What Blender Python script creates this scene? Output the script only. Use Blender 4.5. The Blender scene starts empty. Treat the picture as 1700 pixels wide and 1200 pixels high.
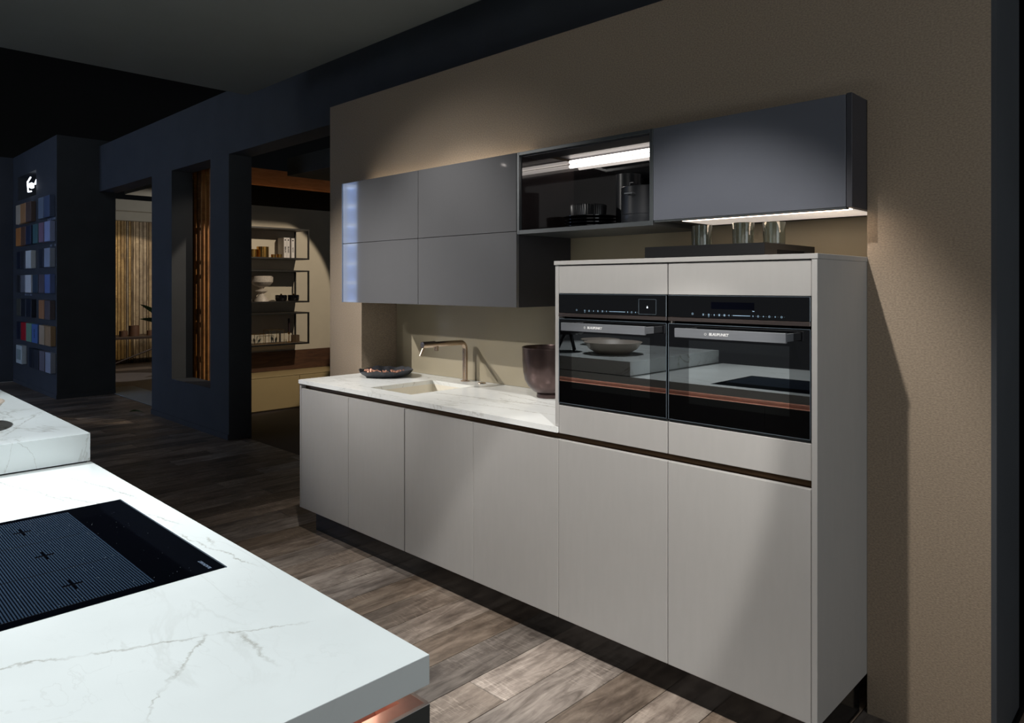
import bpy, bmesh, math, random
from mathutils import Vector, Matrix
random.seed(7)
S = bpy.context.scene
COL = S.collection

# ------------------------------------------------------------------ camera, world, lights, exposure
cam = bpy.data.cameras.new('camera'); cam_o = bpy.data.objects.new('camera', cam); COL.objects.link(cam_o)
cam_o.location = (0, 0, 1.52)
cam_o.rotation_euler = (math.radians(90), 0, math.radians(44.49))
cam.sensor_width = 36; cam.lens = 1193 * 36 / 1700.0
cam.shift_y = -128 / 1700.0
cam.clip_start = 0.02
S.camera = cam_o
w = bpy.data.worlds.new('world'); S.world = w; w.use_nodes = True
w.node_tree.nodes['Background'].inputs[0].default_value = (0.85, 0.92, 1.0, 1)
w.node_tree.nodes['Background'].inputs[1].default_value = 0.06
S.view_settings.view_transform = 'Standard'; S.view_settings.look = 'None'
S.view_settings.gamma = 1; S.view_settings.use_curve_mapping = False
S.view_settings.exposure = 0.0
S.cycles.use_denoising = True
S.cycles.max_bounces = 8
S.cycles.sample_clamp_indirect = 4

def spot(name, loc, target, power, col, size=50, blend=.3, radius=.03):
    l = bpy.data.lights.new(name, 'SPOT'); l.energy = power; l.color = col
    l.spot_size = math.radians(size); l.spot_blend = blend; l.shadow_soft_size = radius
    o = bpy.data.objects.new(name, l); COL.objects.link(o); o.location = loc
    o.rotation_euler = (Vector(target) - Vector(loc)).to_track_quat('-Z', 'Y').to_euler()
    return o
def area(name, loc, target, power, col, sx, sy):
    l = bpy.data.lights.new(name, 'AREA'); l.shape = 'RECTANGLE'; l.size = sx; l.size_y = sy
    l.energy = power; l.color = col
    o = bpy.data.objects.new(name, l); COL.objects.link(o); o.location = loc
    o.rotation_euler = (Vector(target) - Vector(loc)).to_track_quat('-Z', 'Y').to_euler()
    return o
COOL = (.93, .975, 1.0); NEUT = (1, .965, .92); WARM = (1, .80, .56); BLUE = (.78, .88, 1.0)
spot('spot_oven_units', (-1.28, 0.98, 3.06), (-1.45, 2.26, 1.12), 215, NEUT, 54, .5, .025)
spot('spot_doors_from_right', (-.10, .90, 3.06), (-1.74, 2.26, .58), 235, NEUT, 23, .3, .03)
spot('spot_sink', (-5.35, 0.62, 3.06), (-3.60, 2.75, 1.00), 420, NEUT, 38, 1.0, .02)
spot('spot_worktop', (-3.0, 1.75, 3.06), (-3.0, 2.5, .9), 95, NEUT, 70, .8, .03)
spot('spot_island_front', (-1.75, 0.20, 3.06), (-1.45, .30, .93), 215, COOL, 74, .5, .04)
spot('spot_island_back', (-3.3, 0.05, 3.06), (-3.0, .2, .93), 200, COOL, 70, .5, .04)
spot('spot_wall_units', (-5.0, -.6, 3.04), (-3.1, 2.55, 1.55), 290, NEUT, 34, .9, .03)
area('fill_left', (-8.2, -.2, 4.5), (-9.6, 3.0, 1.2), 14, BLUE, 3, 2)
area('fill_right', (2.2, .9, 1.9), (-.6, 2.8, 1.2), 26, (.9, .96, 1), 1.8, 1.8)
area('fill_behind', (1.3, -2.4, 2.3), (-2.2, 2.7, 1.9), 12, (1, .97, .95), 3, 1.6)
spot('spot_shelf_room', (-5.75, 4.95, 3.0), (-8.5, 4.10, 1.25), 180, (1, .86, .68), 42, .12, .02)
area('left_room_fill', (-12.2, 5.2, 1.9), (-15, 5.0, 2.4), 16, NEUT, 1, 1)
spot('spot_slats', (-12.9, 5.1, 2.92), (-15.0, 4.6, .95), 80, (1,.86,.66), 62, .12, .03)
spot('spot_floor_left_room', (-12.3, 3.9, 2.98), (-12.8, 3.9, 0), 90, COOL, 26, .4, .03)
spot('spot_slot_slats', (-7.0, 3.75, 2.6), (-8.3, 3.45, 1.5), 11, (1, .9, .76), 80, .5, .03)

# ------------------------------------------------------------------ helpers
def srgb(c):
    if isinstance(c, int): c = (c, c, c)
    out = []
    for v in c:
        v = v / 255.0
        out.append(v / 12.92 if v <= .04045 else ((v + .055) / 1.055) ** 2.4)
    return (*out, 1)
def mat(name, color, rough=.5, metal=0, ior=1.5, var=.06, scale=8, bump=.0, bscale=300, coat=0, stretch=None, spec=.5, emit=None, estr=0):
    m = bpy.data.materials.new(name); m.use_nodes = True
    nt = m.node_tree; N = nt.nodes; L = nt.links; b = N['Principled BSDF']
    b.inputs['Roughness'].default_value = rough; b.inputs['Metallic'].default_value = metal
    b.inputs['IOR'].default_value = ior; b.inputs['Coat Weight'].default_value = coat
    b.inputs['Coat Roughness'].default_value = .03
    b.inputs['Specular IOR Level'].default_value = spec
    c = srgb(color)
    tc = N.new('ShaderNodeTexCoord'); mp = N.new('ShaderNodeMapping'); L.new(tc.outputs['Object'], mp.inputs[0])
    if stretch: mp.inputs['Scale'].default_value = stretch
    nz = N.new('ShaderNodeTexNoise'); nz.inputs['Scale'].default_value = scale; nz.inputs['Detail'].default_value = 6
    L.new(mp.outputs[0], nz.inputs['Vector'])
    rp = N.new('ShaderNodeValToRGB'); L.new(nz.outputs['Fac'], rp.inputs[0])
    rp.color_ramp.elements[0].position = .3; rp.color_ramp.elements[1].position = .7
    rp.color_ramp.elements[0].color = tuple(v * (1 - var) for v in c[:3]) + (1,)
    rp.color_ramp.elements[1].color = tuple(min(1, v * (1 + var)) for v in c[:3]) + (1,)
    L.new(rp.outputs[0], b.inputs['Base Color'])
    if bump:
        n2 = N.new('ShaderNodeTexNoise'); n2.inputs['Scale'].default_value = bscale; n2.inputs['Detail'].default_value = 3
        L.new(mp.outputs[0], n2.inputs['Vector'])
        bp = N.new('ShaderNodeBump'); bp.inputs['Strength'].default_value = bump; bp.inputs['Distance'].default_value = .002
        L.new(n2.outputs['Fac'], bp.inputs['Height']); L.new(bp.outputs[0], b.inputs['Normal'])
    if emit:
        b.inputs['Emission Color'].default_value = srgb(emit); b.inputs['Emission Strength'].default_value = estr
    return m
def glass(name, color=(240, 248, 246), rough=0.0):
    m = bpy.data.materials.new(name); m.use_nodes = True; b = m.node_tree.nodes['Principled BSDF']
    b.inputs['Base Color'].default_value = srgb(color); b.inputs['Transmission Weight'].default_value = 1
    b.inputs['Roughness'].default_value = rough; b.inputs['IOR'].default_value = 1.45
    return m
def wood(name, cols, axis='Y', rough=.5, per_obj=True, sc=1.0):
    """plank wood: grain stretched along an axis, tone varied per plank"""
    m = bpy.data.materials.new(name); m.use_nodes = True
    nt = m.node_tree; N = nt.nodes; L = nt.links; b = N['Principled BSDF']; b.inputs['Roughness'].default_value = rough
    tc = N.new('ShaderNodeTexCoord'); oi = N.new('ShaderNodeObjectInfo')
    mu = N.new('ShaderNodeMath'); mu.operation = 'MULTIPLY'; mu.inputs[1].default_value = 37.0 if per_obj else 0
    L.new(oi.outputs['Random'], mu.inputs[0])
    cb = N.new('ShaderNodeCombineXYZ'); L.new(mu.outputs[0], cb.inputs[0]); L.new(mu.outputs[0], cb.inputs[1]); L.new(mu.outputs[0], cb.inputs[2])
    ad = N.new('ShaderNodeVectorMath'); L.new(tc.outputs['Object'], ad.inputs[0]); L.new(cb.outputs[0], ad.inputs[1])
    def mapped(s):
        mp = N.new('ShaderNodeMapping'); L.new(ad.outputs[0], mp.inputs[0]); mp.inputs['Scale'].default_value = s; return mp
    st = {'Y': (13*sc, 2.0*sc, 13*sc), 'X': (1.3*sc, 14*sc, 14*sc), 'Z': (14*sc, 14*sc, 1.0*sc)}[axis]
    cr = {'Y': (16, 230, 16), 'X': (230, 16, 16), 'Z': (6, 6, 60)}[axis]
    n1 = N.new('ShaderNodeTexNoise'); n1.inputs['Scale'].default_value = 1.6; n1.inputs['Detail'].default_value = 9; n1.inputs['Distortion'].default_value = 1.2
    n1.inputs['Roughness'].default_value = .65
    L.new(mapped(st).outputs[0], n1.inputs['Vector'])
    n2 = N.new('ShaderNodeTexNoise'); n2.inputs['Scale'].default_value = 2.6; n2.inputs['Detail'].default_value = 3
    L.new(mapped((1, 1, 1)).outputs[0], n2.inputs['Vector'])
    n3 = N.new('ShaderNodeTexNoise'); n3.inputs['Scale'].default_value = 1.0; n3.inputs['Detail'].default_value = 2
    L.new(mapped(cr).outputs[0], n3.inputs['Vector'])
    r1 = N.new('ShaderNodeValToRGB'); L.new(n1.outputs['Fac'], r1.inputs[0])
    E = r1.color_ramp.elements
    E[0].position = .28; E[0].color = srgb(cols[0]); E[1].position = .74; E[1].color = srgb(cols[2])
    e = E.new(.5); e.color = srgb(cols[1])
    # saw marks: pale cross scratches in patches
    mk = N.new('ShaderNodeValToRGB'); L.new(n3.outputs['Fac'], mk.inputs[0])
    mk.color_ramp.elements[0].position = .55; mk.color_ramp.elements[1].position = .66
    pk = N.new('ShaderNodeValToRGB'); L.new(n2.outputs['Fac'], pk.inputs[0])
    pk.color_ramp.elements[0].position = .48; pk.color_ramp.elements[1].position = .62
    mm = N.new('ShaderNodeMath'); mm.operation = 'MULTIPLY'; L.new(mk.outputs[0], mm.inputs[0]); L.new(pk.outputs[0], mm.inputs[1])
    m3 = N.new('ShaderNodeMath'); m3.operation = 'MULTIPLY'; L.new(mm.outputs[0], m3.inputs[0]); m3.inputs[1].default_value = .34 if per_obj else 0
    mx = N.new('ShaderNodeMix'); mx.data_type = 'RGBA'; L.new(m3.outputs[0], mx.inputs['Factor'])
    L.new(r1.outputs[0], mx.inputs['A']); mx.inputs['B'].default_value = srgb(tuple(min(255, int(v * 1.35)) for v in cols[2]))
    # tone per plank
    mr = N.new('ShaderNodeMapRange'); L.new(oi.outputs['Random'], mr.inputs[0]); mr.inputs[3].default_value = .55; mr.inputs[4].default_value = 1.4
    if not per_obj: mr.inputs[3].default_value = 1; mr.inputs[4].default_value = 1
    hs = N.new('ShaderNodeHueSaturation'); L.new(mr.outputs[0], hs.inputs['Value']); L.new(mx.outputs['Result'], hs.inputs['Color'])
    if per_obj:
        # each board leans brown or grey, with dark knotty patches
        m7 = N.new('ShaderNodeMath'); m7.operation = 'MULTIPLY'; L.new(oi.outputs['Random'], m7.inputs[0]); m7.inputs[1].default_value = 7.3
        fr = N.new('ShaderNodeMath'); fr.operation = 'FRACT'; L.new(m7.outputs[0], fr.inputs[0])
        sr = N.new('ShaderNodeMapRange'); L.new(fr.outputs[0], sr.inputs[0]); sr.inputs[3].default_value = .75; sr.inputs[4].default_value = 1.3
        L.new(sr.outputs[0], hs.inputs['Saturation'])
        nk = N.new('ShaderNodeTexNoise'); nk.inputs['Scale'].default_value = 3.2; nk.inputs['Detail'].default_value = 8; nk.inputs['Roughness'].default_value = .7
        L.new(mapped((2.2, 1, 1)).outputs[0], nk.inputs['Vector'])
        rk = N.new('ShaderNodeValToRGB'); L.new(nk.outputs['Fac'], rk.inputs[0]); rk.color_ramp.elements[0].position = .36; rk.color_ramp.elements[0].color = (.5, .48, .47, 1)
        rk.color_ramp.elements[1].position = .56; rk.color_ramp.elements[1].color = (1, 1, 1, 1)
        ml = N.new('ShaderNodeMix'); ml.data_type = 'RGBA'; ml.blend_type = 'MULTIPLY'; ml.inputs['Factor'].default_value = 1
        L.new(hs.outputs[0], ml.inputs['A']); L.new(rk.outputs[0], ml.inputs['B']); L.new(ml.outputs['Result'], b.inputs['Base Color'])
    else: L.new(hs.outputs[0], b.inputs['Base Color'])
    bp = N.new('ShaderNodeBump'); bp.inputs['Strength'].default_value = .25; bp.inputs['Distance'].default_value = .002
    L.new(n1.outputs['Fac'], bp.inputs['Height']); L.new(bp.outputs[0], b.inputs['Normal'])
    return m
def marble(name, veins=(), rough=.22, offs=(0, 0, 0), base=(236, 238, 236), amount=1.0):
    """white stone; procedural hairline veins plus named long veins given as segments (x0,y0,x1,y1,width)"""
    m = bpy.data.materials.new(name); m.use_nodes = True
    nt = m.node_tree; N = nt.nodes; L = nt.links; b = N['Principled BSDF']; b.inputs['Roughness'].default_value = rough
    tc = N.new('ShaderNodeTexCoord'); mp = N.new('ShaderNodeMapping'); L.new(tc.outputs['Object'], mp.inputs[0])
    mp.inputs['Location'].default_value = offs
    def math_(op, a, c=None, cl=False):
        n = N.new('ShaderNodeMath'); n.operation = op; n.use_clamp = cl
        for i, v in enumerate((a, c)):
            if v is None: continue
            if isinstance(v, (int, float)): n.inputs[i].default_value = v
            else: L.new(v, n.inputs[i])
        return n.outputs[0]
    def ridge(scale, width, dist, rot, stretch, seed):
        mq = N.new('ShaderNodeMapping'); L.new(mp.outputs[0], mq.inputs[0])
        mq.inputs['Rotation'].default_value = (0, 0, rot); mq.inputs['Scale'].default_value = stretch; mq.inputs['Location'].default_value = (seed, seed * .7, 0)
        n = N.new('ShaderNodeTexNoise'); n.inputs['Scale'].default_value = scale; n.inputs['Detail'].default_value = 7
        n.inputs['Distortion'].default_value = dist; n.inputs['Roughness'].default_value = .55
        L.new(mq.outputs[0], n.inputs['Vector'])
        d = math_('ABSOLUTE', math_('SUBTRACT', n.outputs['Fac'], .5))
        return math_('SUBTRACT', 1.0, math_('DIVIDE', d, width), True)
    nm = N.new('ShaderNodeTexNoise'); nm.inputs['Scale'].default_value = 1.7; L.new(mp.outputs[0], nm.inputs['Vector'])
    mask = math_('MULTIPLY', math_('SUBTRACT', nm.outputs['Fac'], .42), 5.0, True)
    v1 = math_('MULTIPLY', ridge(1.5, .012, 1.0, .5, (1, 2.6, 1), 3.1), mask)
    v2 = math_('MULTIPLY', ridge(3.0, .010, 1.3, -.35, (1, 2.0, 1), 9.4), mask)
    v = math_('ADD', math_('MULTIPLY', v1, .42 * amount), math_('MULTIPLY', v2, .25 * amount), True)
    if veins:
        sx = N.new('ShaderNodeSeparateXYZ'); L.new(tc.outputs['Object'], sx.inputs[0])
        nd = N.new('ShaderNodeTexNoise'); nd.inputs['Scale'].default_value = 11; nd.inputs['Detail'].default_value = 8; nd.inputs['Roughness'].default_value = .7
        L.new(tc.outputs['Object'], nd.inputs['Vector'])
        wob = math_('MULTIPLY', math_('SUBTRACT', nd.outputs['Fac'], .5), .075)
        nw = N.new('ShaderNodeTexNoise'); nw.inputs['Scale'].default_value = 45; L.new(tc.outputs['Object'], nw.inputs['Vector'])
        for (x0, y0, x1, y1, wd) in veins:
            ln = math.hypot(x1 - x0, y1 - y0); ux, uy = (x1 - x0) / ln, (y1 - y0) / ln
            px = math_('SUBTRACT', sx.outputs['X'], x0); py = math_('SUBTRACT', sx.outputs['Y'], y0)
            al = math_('ADD', math_('MULTIPLY', px, ux), math_('MULTIPLY', py, uy))
            ac = math_('ADD', math_('SUBTRACT', math_('MULTIPLY', px, -uy), math_('MULTIPLY', py, -ux)), wob)
            line = math_('SUBTRACT', 1.0, math_('DIVIDE', math_('ABSOLUTE', ac), wd), True)
            m0 = math_('MULTIPLY', math_('ADD', al, .01), 40, True)
            m1 = math_('MULTIPLY', math_('SUBTRACT', ln, al), 14, True)
            q = math_('MULTIPLY', math_('MULTIPLY', line, m0), m1)
            q = math_('MULTIPLY', q, math_('MULTIPLY', nw.outputs['Fac'], 1.5))
            v = math_('ADD', v, math_('MULTIPLY', q, .62), True)
    cl = N.new('ShaderNodeTexNoise'); cl.inputs['Scale'].default_value = 2.2; cl.inputs['Detail'].default_value = 4; L.new(mp.outputs[0], cl.inputs['Vector'])
    r = N.new('ShaderNodeValToRGB'); L.new(cl.outputs['Fac'], r.inputs[0])
    r.color_ramp.elements[0].position = .35; r.color_ramp.elements[0].color = srgb(tuple(int(c * .965) for c in base))
    r.color_ramp.elements[1].position = .62; r.color_ramp.elements[1].color = srgb(base)
    mx = N.new('ShaderNodeMix'); mx.data_type = 'RGBA'; L.new(v, mx.inputs['Factor']); L.new(r.outputs[0], mx.inputs['A'])
    mx.inputs['B'].default_value = srgb((126, 118, 98)); L.new(mx.outputs['Result'], b.inputs['Base Color'])
    return m

def box(bm, x0, x1, y0, y1, z0, z1):
    v = [bm.verts.new(p) for p in ((x0,y0,z0),(x1,y0,z0),(x1,y1,z0),(x0,y1,z0),(x0,y0,z1),(x1,y0,z1),(x1,y1,z1),(x0,y1,z1))]
    for f in ((3,2,1,0),(4,5,6,7),(0,1,5,4),(1,2,6,5),(2,3,7,6),(3,0,4,7)): bm.faces.new([v[i] for i in f])
def boxes(*bs):
    bm = bmesh.new()
    for b in bs: box(bm, *b)
    return bm
def bev(bm, off=.0015, seg=2):
    bmesh.ops.bevel(bm, geom=bm.edges[:], offset=off, segments=seg, affect='EDGES', profile=.5)
    return bm
def lathe(prof, n=40, cx=0, cy=0, cz=0, rfun=None):
    """revolve (r,z) profile; rfun(angle, r, z) may modulate the radius"""
    bm = bmesh.new(); rings = []
    for r, z in prof:
        if r < 1e-5: rings.append([bm.verts.new((cx, cy, cz + z))])
        else:
            rings.append([])
            for i in range(n):
                a = 2 * math.pi * i / n; rr = rfun(a, r, z) if rfun else r
                rings[-1].append(bm.verts.new((cx + rr * math.cos(a), cy + rr * math.sin(a), cz + z)))
    for a, b in zip(rings, rings[1:]):
        if len(a) == 1 and len(b) == 1: continue
        for i in range(n):
            j = (i + 1) % n
            if len(a) == 1: bm.faces.new((a[0], b[j], b[i]))
            elif len(b) == 1: bm.faces.new((a[i], a[j], b[0]))
            else: bm.faces.new((a[i], a[j], b[j], b[i]))
    bmesh.ops.recalc_face_normals(bm, faces=bm.faces[:])
    return bm
def tube(pts, r, n=16, caps=True):
    bm = bmesh.new(); rings = []
    pts = [Vector(p) for p in pts]; up = None
    for i, p in enumerate(pts):
        d = (pts[min(i+1, len(pts)-1)] - pts[max(i-1, 0)]).normalized()
        if up is None: up = d.orthogonal().normalized()
        up = (up - d * up.dot(d)).normalized(); s = d.cross(up)
        rr = r[i] if isinstance(r, (list, tuple)) else r
        rings.append([bm.verts.new(p + (up * math.cos(2*math.pi*k/n) + s * math.sin(2*math.pi*k/n)) * rr) for k in range(n)])
    for a, b in zip(rings, rings[1:]):
        for k in range(n): bm.faces.new((a[k], a[(k+1) % n], b[(k+1) % n], b[k]))
    if caps: bm.faces.new(rings[0][::-1]); bm.faces.new(rings[-1])
    bmesh.ops.recalc_face_normals(bm, faces=bm.faces[:])
    return bm
def obj(name, bm, m, parent=None, smooth=False, loc=None):
    me = bpy.data.meshes.new(name); bm.to_mesh(me); bm.free(); me.materials.append(m)
    if smooth:
        for p in me.polygons: p.use_smooth = True
        try: me.set_sharp_from_angle(angle=math.radians(35))
        except Exception: pass
    o = bpy.data.objects.new(name, me); COL.objects.link(o)
    if parent: o.parent = parent
    if loc: o.location = loc
    return o
def tag(o, label, cat=None, group=None):
    o['label'] = label
    if cat: o['category'] = cat
    if group: o['group'] = group
    return o
def thing(name, label, cat, loc=(0, 0, 0), rz=0, group=None):
    o = bpy.data.objects.new(name, None); o.empty_display_size = .05; COL.objects.link(o); o.location = loc; o.rotation_euler = (0, 0, rz)
    return tag(o, label, cat, group)
def struct(name, bm, m, parent=None):
    o = obj(name, bm, m, parent)
    if not parent: o['kind'] = 'structure'
    return o
def text_mesh(name, s, size, m, parent, origin, xdir, ydir, depth=.0003, bold=0, shear=0, align='CENTER'):
    cu = bpy.data.curves.new('lettering', 'FONT'); cu.body = s; cu.size = size; cu.extrude = depth; cu.offset = bold; cu.shear = shear
    cu.align_x = align; cu.align_y = 'CENTER'; cu.resolution_u = 2
    t = bpy.data.objects.new('lettering', cu); COL.objects.link(t)
    dg = bpy.context.evaluated_depsgraph_get(); dg.update()
    me = bpy.data.meshes.new_from_object(t.evaluated_get(dg)); bpy.data.objects.remove(t)
    X = Vector(xdir).normalized(); Y = Vector(ydir).normalized(); Z = X.cross(Y)
    M = Matrix((X, Y, Z)).transposed().to_4x4(); M.translation = Vector(origin)
    me.transform(M); me.materials.clear(); me.materials.append(m); me.name = name
    o = bpy.data.objects.new(name, me); COL.objects.link(o); o.parent = parent
    return o

# ------------------------------------------------------------------ materials
M_blue = mat('dark blue plaster', (62, 65, 69), .75, var=.10, scale=3, bump=.15, bscale=180)
M_beige = mat('beige woven wallcovering', (146, 130, 111), .7, var=.22, scale=130, bump=.6, bscale=260, stretch=(1, 1, 1.6))
M_splash = mat('olive taupe splashback', (158, 148, 126), .45, var=.03, scale=4)
M_slab = mat('grey ceiling paint', (120, 124, 122), .8, var=.04, scale=2)
M_black = mat('black void paint', (3, 3, 4), .8, spec=.1)
M_taupe = mat('matt taupe lacquer', (168, 166, 163), .42, var=.02, scale=40, bump=.05, bscale=400, stretch=(1, 1, .2))
M_taupe_body = mat('taupe carcass', (120, 114, 108), .6)
M_bronze = mat('dark bronze channel', (96, 76, 56), .35, metal=.8, var=.08)
M_plinth = mat('gloss black plinth', (20, 19, 19), .12, var=.1)
M_gloss = mat('gloss grey glass lacquer', (92, 92, 94), .04, var=.01, ior=1.55, coat=.6)
M_gloss_d = mat('anthracite satin glass', (88, 91, 99), .28, var=.02, ior=1.6)
M_char = mat('charcoal carcass', (44, 44, 48), .5, var=.05, scale=30)
M_shelfin = mat('smoked brown shelf lining', (44, 38, 38), .05, var=.04, scale=20, ior=1.6)
M_frame = mat('anthracite edge profile', (70, 74, 76), .4, metal=.3)
M_led = mat('led diffuser', (255, 250, 244), .4, emit=(255, 244, 236), estr=4)
M_led_u = mat('undercabinet led', (255, 250, 244), .4, emit=(255, 226, 196), estr=15)
M_glow_soft = mat('soft underside glow', (250, 246, 240), .5, emit=(255, 240, 226), estr=.45)
M_led_warm = mat('warm led strip', (255, 220, 180), .5, emit=(255, 232, 214), estr=5)
M_ovblack = mat('black oven glass', (3, 3, 4), .015, var=.0, ior=2.1)
M_ovwin = mat('mirrored oven window', (9, 11, 12), .01, var=.0, ior=2.9)
M_ovtrim = mat('brown steel trim', (118, 106, 102), .3, metal=.9, stretch=(.1, 1, 30), scale=20)
M_ovedge = mat('polished glass edge', (104, 116, 126), .2, metal=.4)
M_steel = mat('brushed dark steel', (128, 131, 136), .38, metal=.45, var=.06, scale=30, stretch=(.2, 1, 14))
M_icon = mat('pale blue print', (150, 178, 200), .5, emit=(150, 180, 210), estr=.25)
M_print = mat('white print', (215, 215, 215), .5)
M_tap = mat('warm stainless steel', (196, 176, 158), .24, metal=1, var=.03)
M_pot = mat('dark bronze vessel', (88, 74, 72), .27, metal=.92, var=.28, scale=7, stretch=(3, 3, .7))
M_slate = mat('charcoal stoneware', (52, 54, 60), .5, var=.2, scale=20, bump=.5, bscale=60)
M_copperleaf = mat('copper leaf', (150, 106, 86), .45, metal=.5, var=.2, scale=30)
M_copper = mat('rose copper anodised', (226, 188, 176), .38, metal=.55, var=.08, scale=24, stretch=(1, 1, .3))
M_rim = mat('pale rim edge', (205, 196, 190), .4)
M_isl_front = mat('charcoal island front', (62, 62, 60), .6, var=.05)
M_cook = mat('black glass ceramic', (4, 5, 9), .03, ior=1.55, var=.0)
M_tray = mat('black wooden tray', (10, 10, 12), .45, var=.15, scale=18, stretch=(.3, 2, 3))
M_blackdish = mat('black glazed stoneware', (16, 16, 18), .12, var=.2, scale=30)
M_ribbed = mat('ribbed black ceramic', (30, 30, 32), .35, var=.3, scale=60)
M_jar = mat('matt black metal', (40, 42, 46), .34, var=.12, scale=9)
M_glass = glass('smoked glass', (222, 232, 232))
M_glassclear = glass('clear glass', (250, 250, 246))
M_cream = mat('cream wall paint', (206, 196, 176), .75, var=.02)
M_creamcab = mat('cream lacquer', (186, 164, 120), .5, var=.02)
M_bframe = mat('black metal frame', (36, 34, 32), .45, metal=.4)
M_board = mat('shelf board bronze grey', (96, 88, 78), .5)
M_brass = mat('brass', (206, 160, 88), .22, metal=1)
M_ped = mat('speckled stone glaze', (196, 186, 174), .4, var=.16, scale=60)
M_paper = mat('white book cover', (224, 218, 214), .6)
M_ink = mat('black ink', (30, 28, 28), .7)
M_walnut = wood('dark walnut', ((66, 44, 30), (86, 58, 40), (104, 72, 50)), 'Y', per_obj=False)
M_orange = wood('orange oak', ((164, 112, 70), (188, 130, 84), (204, 146, 98)), 'Y', per_obj=False)
M_oak_z = wood('oak slat', ((140, 114, 82), (174, 148, 110), (194, 170, 132)), 'Z', .6)
M_oakslot = wood('amber slat', ((176, 122, 70), (200, 142, 86), (214, 156, 98)), 'Z', .6)
M_floor = wood('weathered oak plank', ((84, 72, 62), (134, 120, 108), (166, 152, 138)), 'Y', .5)
M_grout = mat('dark plank joint', (24, 20, 17), .9)
M_floor2 = mat('grey resin floor', (112, 100, 94), .45, var=.08)
M_tile = mat('pale grey stone tile', (176, 184, 182), .5, var=.05)
M_plaster = mat('pale ceiling bulkhead', (170, 165, 152), .8, var=.03)
M_leaf = mat('dark green leaf', (60, 100, 40), .4, var=.25, scale=12)
M_darkwood = mat('dark table wood', (60, 44, 34), .5, var=.2)
M_terra = mat('brown clay', (96, 66, 46), .6, var=.2)
M_pillow = mat('grey cushion fabric', (110, 106, 92), .9, bump=.3)

# ------------------------------------------------------------------ setting: floor with real planks
floor = struct('floor', boxes((-13.49, 3.2, -5.0, 3.24, -.10, -.008)), M_grout)
pm = {}
def plank_mesh(L):
    if L not in pm:
        bm = bev(boxes((-.0935, .0935, -L/2 + .0015, L/2 - .0015, -.008, 0)), .0012, 1)
        me = bpy.data.meshes.new('plank'); bm.to_mesh(me); bm.free(); me.materials.append(M_floor); pm[L] = me
    return pm[L]
PW = .19; nrow = 0; count = 0
x = -13.35
while x < .6:
    off = [0, .42, .81, .23, .64][nrow % 5]
    y = .55 - off if x > -9.5 else .9 - off
    while y < 3.24 and count < 296:
        L = 1.3
        y1 = min(y + L, 3.24)
        Lr = round(y1 - y, 3)
        if Lr > .015:
            p = bpy.data.objects.new('plank', plank_mesh(Lr)); COL.objects.link(p); p.parent = floor
            p.location = (x, (y + y1) / 2, 0); count += 1
        y = y1
    nrow += 1; x += PW
obj('far_planks', boxes((-13.49, 3.2, -5.0, -.27, -.008, 0)), M_floor, floor)
struct('floor_left_room', boxes((-15.2, -8.75, 3.24, 8.0, -.10, 0)), M_floor2)
struct('floor_shelf_room', boxes((-8.75, 3.2, 3.24, 8.0, -.10, 0)), mat('dark plum floor', (42, 34, 36), .6))
bm = bmesh.new()
vs = [bm.verts.new(p) for p in ((-11.1, 3.25, .004), (-9.0, 3.25, .004), (-9.0, 4.62, .004), (-9.9, 4.25, .004))]
# pale tile zone beyond the doorway, laid as separate tiles
bm.free()
tl = struct('trim_1', boxes((-11.6, -8.9, 3.245, 3.70, 0, .002)), M_grout)
for i in range(5):
    for j in range(1):
        o = obj('tile', bev(boxes((-11.58 + i*.535, -11.58 + i*.535 + .53, 3.25, 3.695, .001, .006)), .001, 1), M_tile, tl)

# ------------------------------------------------------------------ setting: walls
struct('wall_back', boxes((-8.944, -8.331, 3.06, 3.29, 0, 2.79), (-7.30, -6.871, 3.06, 3.29, 0, 2.79),
    (-8.331, -7.30, 3.06, 3.29, 0, .465), (-10.95, -.50, 3.06, 3.29, 2.79, 3.41), (-4.46, -.50, 3.06, 3.29, 0, 2.79)), M_blue)
struct('baseboard_back', boxes((-8.944, -6.871, 3.05, 3.06, 0, .055)), M_blue)
struct('wall_column', boxes((-13.49, -10.95, 2.90, 3.27, 0, 3.50), (-13.49, -13.16, 2.56, 2.90, 0, 3.50), (-12.046, -10.95, 2.56, 2.90, 0, 3.50),
    (-13.16, -12.046, 2.56, 2.90, 0, 2.80), (-13.16, -12.046, 2.56, 2.90, 3.16, 3.50)), M_blue)
struct('baseboard_column', boxes((-13.45, -10.95, 2.55, 2.56, 0, .055), (-10.95, -10.94, 2.55, 3.27, 0, .055)), M_blue)
struct('wall_left', boxes((-13.6, -13.49, -5, 2.60, 0, 3.50)), M_blue)
# wallcovered kitchen wall with a recess for the units
struct('wall_kitchen', boxes((-4.44, -4.05, 2.70, 3.055, 0, 2.76), (-.887, -.515, 2.70, 3.055, 0, 2.76), (-4.05, -1.70, 2.70, 3.055, 2.205, 2.76), (-1.70, -.887, 2.70, 3.055, 2.1735, 2.76),
    (-4.05, -.887, 2.995, 3.055, 0, 2.205)), M_beige)
struct('wall_return', boxes((-.515, -.500, 2.70, 5.5, 0, 2.76)), M_blue)
struct('baseboard_return', boxes((-.500, -.492, 2.70, 5.5, 0, .03)), M_black)
struct('ceiling', boxes((-5.785, 3.5, -4.5, 2.73, 3.10, 3.40)), M_slab)
struct('ceiling_void', boxes((-90, 12, -30, 90, 5.2, 5.3)), M_black)
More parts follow.
